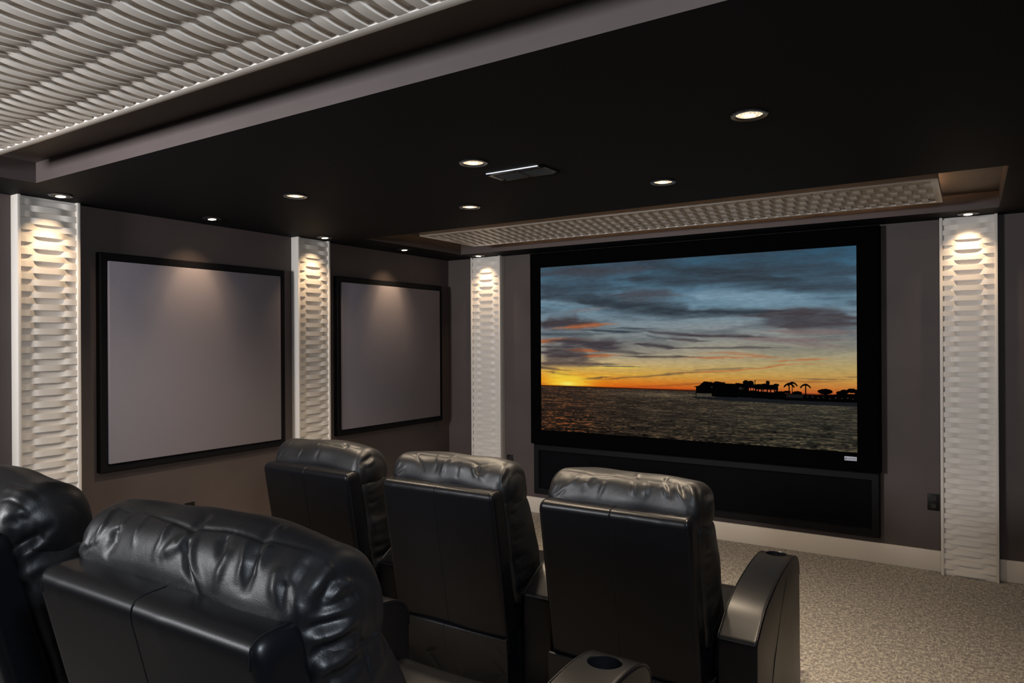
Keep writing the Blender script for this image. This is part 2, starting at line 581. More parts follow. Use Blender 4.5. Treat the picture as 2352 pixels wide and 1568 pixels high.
mixu = np.clip(U * 1.15, 0, 1)[..., None]
img = grad(keysL, V) * (1 - mixu) + grad(keysR, V) * mixu
wu = (fbm(U, V, 6, 10, 11) - 0.5) * 0.10
wv = (fbm(U, V, 7, 26, 21) - 0.5) * 0.055
fine = fbm(U, V, 16, 90, 31, 4)
COL = {'D': '37434F', 'P': '4C444A', 'L': '86ABC2', 'K': '917A78', 'O': 'D96B35', 'Y': 'FFDC50', 'R': 'A8552C'}
STREAKS = [('D',0.004,0.829,0.221,0.777,0.0145,0.7),('D',0.186,0.773,0.554,0.696,0.0153,0.85),('P',0.288,0.8,0.479,0.794,0.0123,0.6),('P',0.045,0.964,0.385,0.954,0.0142,0.5),('D',0.321,0.901,0.569,0.855,0.0121,0.7),('D',0.001,0.893,0.288,0.844,0.0173,0.45),('D',0.385,0.987,0.569,0.901,0.0214,0.6),('L',0.004,0.795,0.152,0.758,0.0087,0.6),('K',0.117,0.721,0.255,0.737,0.0071,0.4),('P',0.001,0.662,0.173,0.657,0.0158,0.95),('O',0.092,0.625,0.241,0.644,0.0079,0.8),('D',0.173,0.607,0.308,0.593,0.0056,0.8),('D',0.281,0.618,0.353,0.616,0.0038,0.6),('D',0.001,0.588,0.186,0.584,0.0087,0.5),('O',0.001,0.541,0.117,0.554,0.0073,0.8),('P',0.081,0.535,0.288,0.517,0.0128,0.9),('P',0.001,0.512,0.134,0.506,0.0052,0.8),('O',0.124,0.49,0.221,0.49,0.0056,0.8),('P',0.001,0.472,0.193,0.456,0.013,0.9),('P',0.255,0.495,0.385,0.474,0.0082,0.7),('P',0.385,0.527,0.497,0.508,0.0059,0.8),('P',0.337,0.457,0.554,0.459,0.0032,0.8),('O',0.186,0.454,0.271,0.462,0.005,0.7),('P',0.001,0.414,0.221,0.412,0.0115,0.75),('D',0.228,0.399,0.334,0.393,0.0022,0.8),('Y',0.166,0.388,0.353,0.387,0.0039,0.6),('P',0.001,0.392,0.092,0.371,0.0064,0.7),('P',0.045,0.358,0.117,0.346,0.0034,0.7),('Y',0.063,0.336,0.159,0.311,0.0128,0.9),('Y',0.11,0.298,0.159,0.288,0.0085,0.9),('Y',0.173,0.339,0.255,0.342,0.0022,0.7),('Y',0.268,0.354,0.385,0.355,0.0014,0.6),('P',0.166,0.317,0.228,0.333,0.0039,0.8),('P',0.015,0.288,0.117,0.292,0.0029,0.6),('P',0.221,0.319,0.569,0.377,0.0025,0.55),('P',0.385,0.602,0.569,0.572,0.0048,0.7),('P',0.464,0.558,0.569,0.546,0.0063,0.7),('R',0.353,0.285,0.569,0.313,0.0037,0.5),('D',0.385,0.581,0.448,0.564,0.0037,0.4),('D',0.541,0.919,0.795,0.857,0.0232,0.8),('D',0.795,0.823,0.998,0.793,0.0146,0.65),('D',0.686,0.956,0.998,0.877,0.03,0.4),('L',0.541,0.795,0.821,0.757,0.0129,0.7),('D',0.586,0.7,0.795,0.691,0.0102,0.9),('P',0.741,0.673,0.998,0.663,0.0148,0.8),('P',0.821,0.626,0.998,0.621,0.0122,0.7),('K',0.795,0.593,0.998,0.579,0.0074,0.7),('P',0.541,0.575,0.741,0.559,0.0065,0.8),('K',0.714,0.55,0.924,0.542,0.0075,0.7),('P',0.541,0.508,0.781,0.502,0.0037,0.6),('O',0.571,0.454,0.686,0.453,0.0031,0.6),('O',0.623,0.48,0.768,0.456,0.0051,0.4),('O',0.835,0.442,0.896,0.452,0.0044,0.6),('O',0.541,0.371,0.848,0.423,0.0021,0.6),('P',0.541,0.381,0.686,0.405,0.0031,0.4),('P',0.873,0.351,0.949,0.349,0.0024,0.5),('P',0.957,0.361,0.998,0.363,0.0015,0.6),('K',0.861,0.524,0.949,0.509,0.0072,0.5),('R',0.714,0.336,0.924,0.339,0.0035,0.4),('R',0.541,0.309,0.629,0.323,0.0031,0.4),('O',0.781,0.436,0.816,0.439,0.0035,0.5)]
tex = fbm(U, V, 5, 22, 71, 5)
cloud = np.clip((tex - 0.45) * 4.5, 0, 1) * np.clip((V - 0.42) * 5, 0, 1) * 0.55
cc = np.array([int('3F4A58'[i:i + 2], 16) / 255 for i in (0, 2, 4)])
img = img * (1 - cloud[..., None]) + cc * cloud[..., None]
for (c, x1, y1, x2, y2, tv, s) in STREAKS:
    dx = x2 - x1
    tt = np.clip((U + wu - x1) / dx, 0, 1)
    cyv = y1 + (y2 - y1) * tt
    endd = np.maximum(0, np.maximum(x1 - (U + wu), (U + wu) - x2)) / (0.16 * dx + 0.012)
    tap = np.clip(np.minimum(tt, 1 - tt) * 4 + 0.35, 0, 1)
    warp = 1.0 if tv > 0.012 else 0.35
    dd = np.abs(V + wv * warp - cyv) / (tv * (2.6 if tv > 0.012 else 1.7) * tap + 1e-4)
    a = np.exp(-(dd ** 2) * 1.1 - endd ** 2) * s
    a = np.clip(a * (0.72 + 0.8 * fine), 0, 1)
    col = np.array([int(COL[c][i:i + 2], 16) / 255 for i in (0, 2, 4)])
    if c == 'P':
        w = np.clip((0.5 - V) * 2.5, 0, 1)[..., None]
        col = col * (1 - w) + np.array([0.42, 0.28, 0.20]) * w
    img = img * (1 - a[..., None]) + col * a[..., None]
grey_ = img.mean(-1, keepdims=True)
sat_ = (0.82 + 0.18 * np.clip((0.55 - V) * 4, 0, 1))[..., None]
img = grey_ + (img - grey_) * sat_
img *= (0.84 + 0.14 * fbm(U, V, 60, 160, 41, 3))[..., None]
# sun glow
gl = np.exp(-(((U - 0.100) / 0.085) ** 2 + ((V - 0.300) / 0.034) ** 2)) * (0.75 + 1.0 * fbm(U, V, 20, 90, 91, 3))
gl = np.clip(gl, 0, 1)[..., None]
img = img * (1 - gl) + np.array([1.0, 0.93, 0.30]) * gl
gl2 = np.exp(-(((U - 0.10) / 0.22) ** 2 + ((V - 0.29) / 0.05) ** 2))[..., None] * 0.45
img = img * (1 - gl2) + np.array([1.0, 0.62, 0.10]) * gl2
core = np.exp(-(((U - 0.105) / 0.030) ** 2 + ((V - 0.290) / 0.014) ** 2))[..., None] * 0.9
img = img * (1 - core) + np.array([1.0, 0.97, 0.45]) * core
# water
dep = np.clip((HZ - V) / HZ, 0, 1)
wl = np.array([0.29, 0.22, 0.18]); wr = np.array([0.33, 0.315, 0.27])
water = wl * (1 - mixu) + wr * mixu
water = water * (0.92 - 0.28 * dep)[..., None]
pv = 1 - (1 - dep) ** 1.0
ripple = vnoise(np.clip(U + 0.02 * vnoise(U, V, 20, 20, 7), 0, 1), pv, 170, 320, 61) * (1 - dep) + vnoise(U, pv, 110, 125, 62) * dep
big = vnoise(U, np.clip(pv + U * 0.05, 0, 1), 26, 60, 63)
rr = 0.62 * ripple + 0.38 * big
water = water * (1 + (rr - 0.5) * 2.3 * (0.35 + 0.65 * dep))[..., None]
hi = np.clip((rr - 0.56) * 5, 0, 1)
og = (np.exp(-((U - 0.10) / 0.12) ** 2) * (0.3 + 0.7 * dep))[..., None] * hi[..., None]
water = water * (1 - og * 0.8) + np.array([0.80, 0.36, 0.14]) * og * 0.8
water = water + hi[..., None] * np.array([0.15, 0.11, 0.05]) * (0.5 + 0.5 * dep)[..., None]
lite = np.exp(-(((V - 0.245) / 0.012) ** 2)) * np.exp(-((U - 0.42) / 0.16) ** 2) * 0.5
water = water + lite[..., None] * np.array([0.35, 0.30, 0.22])
water = water * 0.78
isw = (V < HZ + 0.002 * (fine - 0.5))[..., None]
img = np.where(isw, water, img)
hl = np.exp(-((V - HZ) / 0.0035) ** 2)[..., None] * (0.9)
img = img * (1 - hl) + np.array([0.16, 0.05, 0.03]) * hl


def poly_mask(pts):
    m_ = np.zeros(U.shape, bool)
    n_ = len(pts)
    for i in range(n_):
        (xa, ya), (xb, yb) = pts[i], pts[(i + 1) % n_]
        if ya == yb:
            continue
        c_ = ((ya > V) != (yb > V)) & (U < (xb - xa) * (V - ya) / (yb - ya) + xa)
        m_ ^= c_
    return m_


def shore(u):
    return np.interp(u, [0.5357, 0.5535, 0.7055, 0.8251, 0.9985, 1.0], [0.2394, 0.2318, 0.2256, 0.2229, 0.2237, 0.2237])


def sandtop(u):
    return np.interp(u, [0.5357, 0.5955, 0.7055, 0.8251, 1.0], [0.2403, 0.244, 0.2472, 0.2417, 0.2422])


sand = (U > 0.53) & (V > shore(U)) & (V <= sandtop(U))
img[sand] = np.array([0.10, 0.105, 0.115]) * (0.9 + 0.2 * fine[sand])[:, None]
blk = np.array([0.012, 0.010, 0.012])
roof = [(0.5453, 0.2942), (0.5453, 0.297), (0.5604, 0.3024), (0.5767, 0.3267), (0.5995, 0.3228), (0.6036, 0.3197), (0.6129, 0.329), (0.6288, 0.3248), (0.6354, 0.3195), (0.6459, 0.3176), (0.6695, 0.3171), (0.672, 0.3223), (0.6927, 0.3194), (0.7297, 0.3185), (0.7461, 0.3191), (0.7785, 0.3182), (0.7933, 0.321), (0.7921, 0.2826), (0.8007, 0.2763), (0.8141, 0.2747), (0.8587, 0.2725), (0.8966, 0.2722), (0.8990, 0.2722), (0.9407, 0.2780), (0.9544, 0.284), (1.0, 0.284), (1.0, 0.242), (0.8251, 0.2417), (0.7055, 0.2472), (0.60, 0.2445), (0.60, 0.262), (0.5515, 0.262), (0.5515, 0.294)]
img[poly_mask(roof)] = blk
trees = [(0.701, 0.3255, 0.0085, 0.012), (0.7155, 0.325, 0.009, 0.011), (0.7636, 0.328, 0.006, 0.010), (0.7565, 0.317, 0.012, 0.006), (0.788, 0.318, 0.008, 0.006),
         (0.918, 0.291, 0.020, 0.014), (0.9675, 0.293, 0.011, 0.011), (0.985, 0.299, 0.012, 0.012), (0.998, 0.294, 0.010, 0.012), (0.8445, 0.280, 0.013, 0.009),
         (0.817, 0.2835, 0.010, 0.006), (0.953, 0.287, 0.008, 0.008), (0.800, 0.280, 0.010, 0.007), (0.635, 0.3195, 0.006, 0.005)]
lump = 0.75 + 0.55 * fbm(U, V, 110, 80, 51, 3)
for (a, b2, c2, d2) in trees:
    img[((U - a) / c2) ** 2 + ((V - b2) / d2) ** 2 < lump] = blk
img[(np.abs(U - 0.7272) < 0.0010) & (V > 0.31) & (V < 0.340)] = blk
img[(np.abs(U - 0.7272) < 0.0032) & (np.abs(V - 0.3345) < 0.0012)] = blk


def palm(u, top, bot, r):
    img[(np.abs(U - u) < 0.0016) & (V < top) & (V > bot)] = blk
    for k in range(9):
        ang = PI * (k / 8.0)
        for q in np.linspace(0, 1, 22):
            x = u + math.cos(ang) * r * q
            y = top + math.sin(ang) * r * 0.9 * q - 1.15 * r * q * q
            img[((U - x) / 0.0024) ** 2 + ((V - y) / 0.0036) ** 2 < 1 - 0.4 * q] = blk


palm(0.8226, 0.3240, 0.265, 0.0135)
palm(0.8311, 0.3300, 0.265, 0.0125)
palm(0.8665, 0.3220, 0.265, 0.0130)
skyc = np.array([0.72, 0.36, 0.20])
for (a, b2, lo, hi2) in ((0.711, 0.7135, 0.283, 0.297), (0.7165, 0.722, 0.285, 0.297), (0.7245, 0.7275, 0.285, 0.296), (0.732, 0.735, 0.284, 0.292), (0.739, 0.745, 0.282, 0.292),
                         (0.7475, 0.750, 0.281, 0.290), (0.753, 0.760, 0.281, 0.291), (0.764, 0.770, 0.279, 0.291), (0.7725, 0.781, 0.279, 0.291), (0.784, 0.787, 0.286, 0.291)):
    img[(U > a) & (U < b2) & (V > lo) & (V < hi2)] = skyc
wtr = np.array([0.30, 0.30, 0.29])
for a in (0.5555, 0.5605, 0.5665, 0.572, 0.578, 0.5845, 0.590, 0.5955):
    img[(U > a - 0.0012) & (U < a + 0.0014) & (V > 0.2475) & (V < 0.2585)] = wtr
img[((U - 0.5515) ** 2 < 0.0000012) & (V > 0.2375) & (V < 0.265)] = blk
img[(U > 0.815) & (U < 0.860) & (V > 0.2560) & (V < 0.2720)] = np.array([0.10, 0.095, 0.10])
img[(U > 0.681) & (U < 0.694) & (V > 0.285) & (V < 0.298)] = np.array([0.09, 0.08, 0.055])
for a, b2 in ((0.6, 0.2955), (0.683, 0.2955), (0.688, 0.2965), (0.7935, 0.298), (0.9, 0.259), (0.913, 0.262), (0.93, 0.2565), (0.945, 0.2615), (0.961, 0.260), (0.975, 0.263), (0.988, 0.258), (0.872, 0.262), (0.885, 0.263)):
    img[((U - a) / 0.0018) ** 2 + ((V - b2) / 0.0016) ** 2 < 0.7] = np.array([0.36, 0.34, 0.33])
img = np.clip(img, 0, 1)
lin = np.where(img <= 0.04045, img / 12.92, ((img + 0.055) / 1.055) ** 2.4)
gx = PX0 - cx - 0.004 + (PX1 - PX0 + 0.008) * U
gz = PZ0 - SZ0 - 0.004 + (PZ1 - PZ0 + 0.008) * V
co = np.stack([gx, np.full_like(gx, -0.090), gz], -1).reshape(-1, 3)
idx = np.arange(NU * NV).reshape(NV, NU)
q = np.stack([idx[:-1, :-1], idx[:-1, 1:], idx[1:, 1:], idx[1:, :-1]], -1).reshape(-1, 4)
me = bpy.data.meshes.new('picture')
me.vertices.add(len(co)); me.vertices.foreach_set('co', co.ravel())
me.loops.add(q.size); me.loops.foreach_set('vertex_index', q.ravel())
me.polygons.add(len(q)); me.polygons.foreach_set('loop_start', np.arange(len(q)) * 4)
me.update(calc_edges=True)
at = me.color_attributes.new('picture', 'FLOAT_COLOR', 'POINT')
at.data.foreach_set('color', np.concatenate([lin.reshape(-1, 3), np.ones((NU * NV, 1))], 1).ravel())
mp_ = bpy.data.materials.new('projected_picture')
mp_.use_nodes = True
tt_ = mp_.node_tree
for x in list(tt_.nodes):
    tt_.nodes.remove(x)
an = tt_.nodes.new('ShaderNodeVertexColor'); an.layer_name = 'picture'
en = tt_.nodes.new('ShaderNodeEmission'); en.inputs[1].default_value = 0.92
on = tt_.nodes.new('ShaderNodeOutputMaterial')
tt_.links.new(an.outputs[0], en.inputs[0]); tt_.links.new(en.outputs[0], on.inputs[0])
me.materials.append(mp_)
po = bpy.data.objects.new('picture', me); C.objects.link(po); po.parent = scr
# badge with the maker's lettering
bx0, bx1, bz0, bz1 = -0.765, -0.683, 0.737, 0.767
bd = box('badge', (bx0 - cx, -0.1035, bz0 - SZ0), (bx1 - cx, -0.0975, bz1 - SZ0), m_badge, scr, 0.001)
cu = bpy.data.curves.new('lettering', 'FONT')
cu.body = 'VUTEC'; cu.size = 0.0178; cu.extrude = 0.0003; cu.space_character = 1.05
to = bpy.data.objects.new('lettering_tmp', cu); C.objects.link(to)
bpy.context.view_layer.update()
me2 = bpy.data.meshes.new_from_object(to.evaluated_get(bpy.context.evaluated_depsgraph_get()))
bpy.data.objects.remove(to)
me2.materials.append(m_ink)
lo_ = bpy.data.objects.new('lettering', me2); C.objects.link(lo_); lo_.parent = bd
lo_.rotation_euler = (PI / 2, 0, 0)
lo_.location = (bx0 - cx + 0.0185, -0.1040, bz0 - SZ0 + 0.0088)
bm = bmesh.new()
for (a, b2, c2, d2) in ((0.003, 0.007, 0.015, 0.010), (0.003, 0.0115, 0.0125, 0.0145), (0.003, 0.016, 0.010, 0.019), (0.0115, 0.013, 0.0155, 0.0215)):
    add_box(bm, (bx0 - cx + a, -0.1042, bz0 - SZ0 + b2), (bx0 - cx + c2, -0.1036, bz0 - SZ0 + d2))
bm_obj('emblem', bm, m_ink, bd)

# low speaker enclosure under the screen
sp = empty('speaker_enclosure', (cx, YF, 0.19), 'long black cloth-fronted speaker enclosure under the cinema screen', 'speaker enclosure')
x0, x1, z1 = -3.436 - cx, -0.540 - cx, 0.655 - 0.19
bm = bmesh.new()
prof = [(0, -0.001), (0, -0.052), (0.008, -0.060), (0.052, -0.060), (0.060, -0.048), (0.060, -0.030)]
rings = []
for u, d in prof:
    rings.append([bm.verts.new((x, d, z)) for x, z in ((x0 + u, u), (x1 - u, u), (x1 - u, z1 - u), (x0 + u, z1 - u))])
for i in range(len(rings) - 1):
    for k in range(4):
        bm.faces.new((rings[i][k], rings[i][(k + 1) % 4], rings[i + 1][(k + 1) % 4], rings[i + 1][k]))
bmesh.ops.recalc_face_normals(bm, faces=bm.faces)
bm_obj('frame', bm, m_blackframe, sp, 20)
box('grille_cloth', (x0 + 0.055, -0.036, 0.055), (x1 - 0.055, -0.030, z1 - 0.055), m_grille, sp)
for xa, xb in ((-1.10 - cx, -0.71 - cx), (-3.25 - cx, -2.86 - cx)):
    box('speaker_front', (xa, -0.041, 0.10), (xb, -0.037, z1 - 0.085), m_grille, sp, 0.002)

# ------------------------------------------------------------------ downlights
def spot(name, loc, tgt, power, ang, blend, size=0.025, col=WARM):
    l_ = bpy.data.lights.new(name, 'SPOT')
    l_.energy = power; l_.spot_size = math.radians(ang); l_.spot_blend = blend
    l_.shadow_soft_size = size; l_.color = col
    o = bpy.data.objects.new(name, l_)
    o.location = loc
    o.rotation_euler = (Vector(tgt) - Vector(loc)).to_track_quat('-Z', 'Y').to_euler()
    C.objects.link(o)
    return o


def eyeball(x, y, dirv, power, label, ang=84):
    t = empty('eyeball_downlight', (x, y, ZC), label, 'ceiling light', 'small adjustable downlights along the walls')
    lathe('trim_ring', [(0.060, -0.0005), (0.0615, -0.004), (0.058, -0.0075), (0.048, -0.0085), (0.044, -0.006), (0.042, -0.0015)], m_chrome, t)
    g = lathe('gimbal', [(0.042, -0.002), (0.040, -0.006), (0.030, -0.010), (0.027, -0.0105), (0.0255, -0.0095)], m_gimbal, t)
    bb = lathe('lamp', [(0.0255, -0.0100), (0.018, -0.0112), (0.0, -0.0118)], m_bulb, t)
    for o in (g, bb):
        o.rotation_euler = (dirv[1] * -0.10, dirv[0] * 0.10, 0)
    tl = 0.34
    d = Vector((dirv[0] * tl, dirv[1] * tl, -1))
    sp_ = spot('downlight_beam', (0, 0, -0.016), (0, 0, 0), power, ang, 1.0, 0.012, (1.0, 0.72, 0.45))
    sp_.parent = t
    sp_.rotation_euler = d.to_track_quat('-Z', 'Y').to_euler()
    s2 = spot('downlight_core', (0, 0, -0.016), (0, 0, 0), power * 0.55, ang * 0.62, 0.6, 0.012, (1.0, 0.74, 0.48))
    s2.parent = t
    s2.rotation_euler = d.to_track_quat('-Z', 'Y').to_euler()


PW = 15
eyeball(-4.249, 1.955, (-1, 0), PW, 'small adjustable downlight above the relief column nearest the back row')
eyeball(-4.217, 2.873, (-1, 0), PW, 'small adjustable downlight above the fabric panel nearer the back row')
eyeball(-4.252, 3.885, (-1, 0), PW, 'small adjustable downlight above the column between the two fabric panels')
eyeball(-4.235, 4.800, (-1, 0), PW, 'small adjustable downlight above the fabric panel by the corner')
eyeball(-3.955, 5.545, (0, 1), PW, 'small adjustable downlight above the column left of the screen')
eyeball(0.000, 5.555, (0, 1), PW, 'small adjustable downlight above the column right of the screen')


def downlight(x, y, power, label):
    t = empty('recessed_downlight', (x, y, ZC), label, 'ceiling light', 'larger recessed downlights in the black ceiling')
    lathe('trim_ring', [(0.0655, -0.0005), (0.067, -0.004), (0.064, -0.0075), (0.050, -0.0065), (0.0475, -0.003), (0.047, -0.001)], m_chrome, t, 56)
    lathe('reflector', [(0.0475, -0.0015), (0.036, -0.0035), (0.022, -0.005)], m_reflector, t, 56)
    lathe('lamp', [(0.022, -0.005), (0.012, -0.0065), (0.0, -0.007)], m_bulb, t)
    s_ = spot('downlight_beam', (0, 0, -0.012), (0, 0, -1), power, 130, 1.0, 0.04)
    s_.parent = t
    s_.location = (0, 0, -0.012); s_.rotation_euler = (0, 0, 0)


DW = 165
downlight(-3.193, 2.700, DW, 'recessed downlight above the left front recliner')
downlight(-1.924, 2.660, DW, 'recessed downlight beside the air vent, on its side nearer the back row')
downlight(-0.674, 2.661, DW, 'largest-looking recessed downlight, nearest the camera')
downlight(-2.573, 3.519, DW, 'recessed downlight between the air vent and the screen coffer')
downlight(-1.337, 3.537, DW, 'recessed downlight in front of the right half of the screen')

# air vent
vt = empty('air_vent', (-1.84, 2.955, ZC), 'black metal air vent set in the black ceiling', 'air vent')
bm = bmesh.new()
a, b2 = 0.165, 0.080
for lo, hi in (((-a, -b2, -0.008), (a, -b2 + 0.022, 0)), ((-a, b2 - 0.022, -0.008), (a, b2, 0)), ((-a, -b2, -0.008), (-a + 0.025, b2, 0)), ((a - 0.025, -b2, -0.008), (a, b2, 0)), ((-0.006, -b2, -0.008), (0.006, b2, 0))):
    add_box(bm, lo, hi, 0.0015, 1)
bm_obj('frame', bm, m_vent, vt)
box('duct', (-a + 0.02, -b2 + 0.02, -0.0015), (a - 0.02, b2 - 0.02, -0.0005), m_slot, vt)
for sx in (-1, 1):
    bm = bmesh.new()
    for k in range(11):
        yy = -0.055 + k * 0.011
        add_box(bm, (min(sx * 0.008, sx * 0.138), yy - 0.0008, -0.007), (max(sx * 0.008, sx * 0.138), yy + 0.0008, -0.002))
    bm_obj('louvre', bm, m_vent, vt)
o = box('edge_strip', (-a + 0.004, -b2 - 0.002, -0.005), (a - 0.03, -b2 + 0.001, 0), mat('bare_aluminium_edge', (0.75, 0.78, 0.85), 0.35, 0.5, 0.6), vt)
o['label'] = 'bare bright metal edge'
for sx in (-1, 1):
    bm = bmesh.new()
    bmesh.ops.create_cone(bm, cap_ends=True, segments=12, radius1=0.004, radius2=0.003, depth=0.002, matrix=Matrix.Translation((sx * (a - 0.012), 0.01, -0.009)))
    bm_obj('screw', bm, m_chrome, vt)

# ------------------------------------------------------------------ leather recliners
def crom(pts, n, closed=True):
    P = np.array(pts, float); k = len(P)
    out = []
    segs = k if closed else k - 1
    for i in range(segs):
        p0, p1, p2, p3 = (P[(i - 1) % k], P[i], P[(i + 1) % k], P[(i + 2) % k]) if closed else \
            (P[max(i - 1, 0)], P[i], P[i + 1], P[min(i + 2, k - 1)])
        t = np.linspace(0, 1, 24, endpoint=False)[:, None]
        out.append(0.5 * ((2 * p1) + (-p0 + p2) * t + (2 * p0 - 5 * p1 + 4 * p2 - p3) * t ** 2 + (-p0 + 3 * p1 - 3 * p2 + p3) * t ** 3))
    if not closed:
        out.append(P[-1:])
    return resample(np.concatenate(out), n, closed)


def resample(Q, n, closed=True):
    if closed:
        Q = np.concatenate([Q, Q[:1]])
    d = np.r_[0, np.cumsum(np.hypot(*(Q[1:] - Q[:-1]).T))]
    s = np.linspace(0, d[-1], n + (1 if closed else 0))
    R_ = np.stack([np.interp(s, d, Q[:, i]) for i in range(2)], 1)
    return R_[:-1] if closed else R_


def fillet(pts, r, n):
    P = [np.array(p, float) for p in pts]; k = len(P); out = []
    rr_ = r if isinstance(r, (list, tuple)) else [r] * k
    for i in range(k):
        a, b_, c_ = P[i - 1], P[i], P[(i + 1) % k]
        u = (a - b_) / np.linalg.norm(a - b_); w = (c_ - b_) / np.linalg.norm(c_ - b_)
        ang = math.acos(np.clip(u @ w, -1, 1)); q = rr_[i] / math.tan(ang / 2)
        q = min(q, 0.45 * np.linalg.norm(a - b_), 0.45 * np.linalg.norm(c_ - b_))
        s_, e_ = b_ + u * q, b_ + w * q
        for t in np.linspace(0, 1, 9):
            out.append((1 - t) ** 2 * s_ + 2 * t * (1 - t) * b_ + t ** 2 * e_)
    return resample(np.array(out), n)


def sweep(name, prof, w, rend, nx, m, parent, folds=(), lump=0.0, lscale=7.0, bulge=0.0, seed=0, sharp=60, sag=0.0, seamx=None, caps=7, pucker=None):
    """Closed (y,z) profile swept across x with rounded ends; folds are 3D polylines raised or sunk along the normal."""
    A = np.array(prof, float)
    area = 0.5 * np.sum(A[:, 0] * np.roll(A[:, 1], -1) - np.roll(A[:, 0], -1) * A[:, 1])
    if area < 0:
        A = A[::-1]
    nv = len(A)
    tg = np.roll(A, -1, 0) - np.roll(A, 1, 0)
    tg /= np.linalg.norm(tg, axis=1)[:, None] + 1e-9
    N = np.stack([tg[:, 1], -tg[:, 0]], 1)
    cen = (A.max(0) + A.min(0)) / 2
    ev, ax_ = np.linalg.eigh(np.cov((A - cen).T))
    maj = ax_[:, 1]
    pm, pn = (A - cen) @ maj, (A - cen) @ ax_[:, 0]
    dm_ = max(np.abs(pn).max(), 0.004)
    half_ = max(0.0, (np.abs(pm).max() - np.abs(pn).max()) * 0.85)
    spine = cen + np.clip(pm, -half_, half_)[:, None] * maj
    sec = []
    K = 8
    for i in range(caps, 0, -1):
        s_ = 1 - i / caps
        sec.append((-w / 2 - bulge * (1 - s_ * s_), rend, s_))
    for i in range(K):
        a = PI / 2 * (1 - i / K)
        sec.append((-(w / 2 - rend) - rend * math.sin(a), rend * (1 - math.cos(a)), 1.0))
    if seamx is None:
        for x in np.linspace(-(w / 2 - rend), w / 2 - rend, nx):
            sec.append((x, 0.0, 1.0))
    else:
        xs_ = sorted(set(list(np.linspace(-(w / 2 - rend), w / 2 - rend, nx)) + [seamx + q for q in (-0.006, -0.003, -0.0012, 0, 0.0012, 0.003, 0.006)]))
        for x in xs_:
            g = 0.0015 * math.exp(-((x - seamx) / 0.0013) ** 2)
            sec.append((x, g, 1.0))
    for i in range(K - 1, -1, -1):
        a = PI / 2 * (1 - i / K)
        sec.append(((w / 2 - rend) + rend * math.sin(a), rend * (1 - math.cos(a)), 1.0))
    for i in range(1, caps + 1):
        s_ = 1 - i / caps
        sec.append((w / 2 + bulge * (1 - s_ * s_), rend, s_))
    V3 = []
    for x, off, s_ in sec:
        q = spine + (A - spine) * (s_ * (1 - off / dm_))
        if sag:
            q = q + np.array([0, -sag * (2 * x / w) ** 2]) * 1.0
        V3.append(np.c_[np.full(nv, x), q])
    V3 = np.concatenate(V3)
    ns = len(sec)
    idx = np.arange(ns * nv).reshape(ns, nv)
    a_, b_ = idx[:-1], idx[1:]
    f = np.stack([a_, np.roll(a_, -1, 1), np.roll(b_, -1, 1), b_], -1).reshape(-1, 4)
    fl = [tuple(x) for x in f.tolist()]
    me = bpy.data.meshes.new(name)
    me.from_pydata(V3.tolist(), [], fl)
    bm_ = bmesh.new(); bm_.from_mesh(me)
    bmesh.ops.remove_doubles(bm_, verts=bm_.verts, dist=0.00002)
    bmesh.ops.recalc_face_normals(bm_, faces=bm_.faces)
    bm_.to_mesh(me); bm_.free()
    me.update()
    V3 = np.zeros(len(me.vertices) * 3); me.vertices.foreach_get('co', V3); V3 = V3.reshape(-1, 3)
    nrm = np.zeros(len(V3) * 3); me.vertices.foreach_get('normal', nrm); nrm = nrm.reshape(-1, 3)
    D = np.zeros(len(V3))
    if lump:
        off = seed * 3.7
        for i, p in enumerate(V3):
            D[i] += lump * noise.noise(Vector((p[0] * lscale * 0.8 + off, p[1] * lscale + off, p[2] * lscale)))
    for (pts, r, amp) in folds:
        pts = np.array(pts, float)
        best = np.full(len(V3), 1e9); bt = np.zeros(len(V3))
        for k in range(len(pts) - 1):
            a, c_ = pts[k], pts[k + 1]
            d_ = c_ - a; L2 = d_ @ d_ + 1e-12
            t = np.clip(((V3 - a) @ d_) / L2, 0, 1)
            dist = np.linalg.norm(V3 - (a + t[:, None] * d_), axis=1)
            mk = dist < best
            best[mk] = dist[mk]; bt[mk] = (k + t[mk]) / (len(pts) - 1)
        tp = np.clip(np.minimum(bt * 5 + 0.15, (1 - bt) * 2.2 + 0.0), 0, 1)
        D += amp * np.exp(-(best / r) ** 2) * tp
    V3 = V3 + nrm * D[:, None]
    me.vertices.foreach_set('co', V3.ravel())
    me.materials.append(m)
    me.polygons.foreach_set('use_smooth', [True] * len(me.polygons))
    me.set_sharp_from_angle(angle=math.radians(sharp))
    me.update()
    o = bpy.data.objects.new(name, me)
    C.objects.link(o)
    o.parent = parent
    return o, A, N, w


def on_prof(A, N, x, v, w=None, off=0.0):
    k = int((v % 1.0) * len(A)) % len(A)
    q = A[k] - N[k] * off
    return (x, q[0], q[1])


def prof_index(A, y, z):
    d = (A[:, 0] - y) ** 2 + (A[:, 1] - z) ** 2
    return int(np.argmin(d)) / len(A)


def pair(pts, r, a, rnd):
    """a crease: a raised lip beside a sunk line"""
    p = np.array(pts, float)
    sh = np.array([rnd.uniform(0.4, 1.0) * r, 0, 0])
    return [(p, r, a), (p + sh * 1.7, r * 0.7, -a * 0.9)]


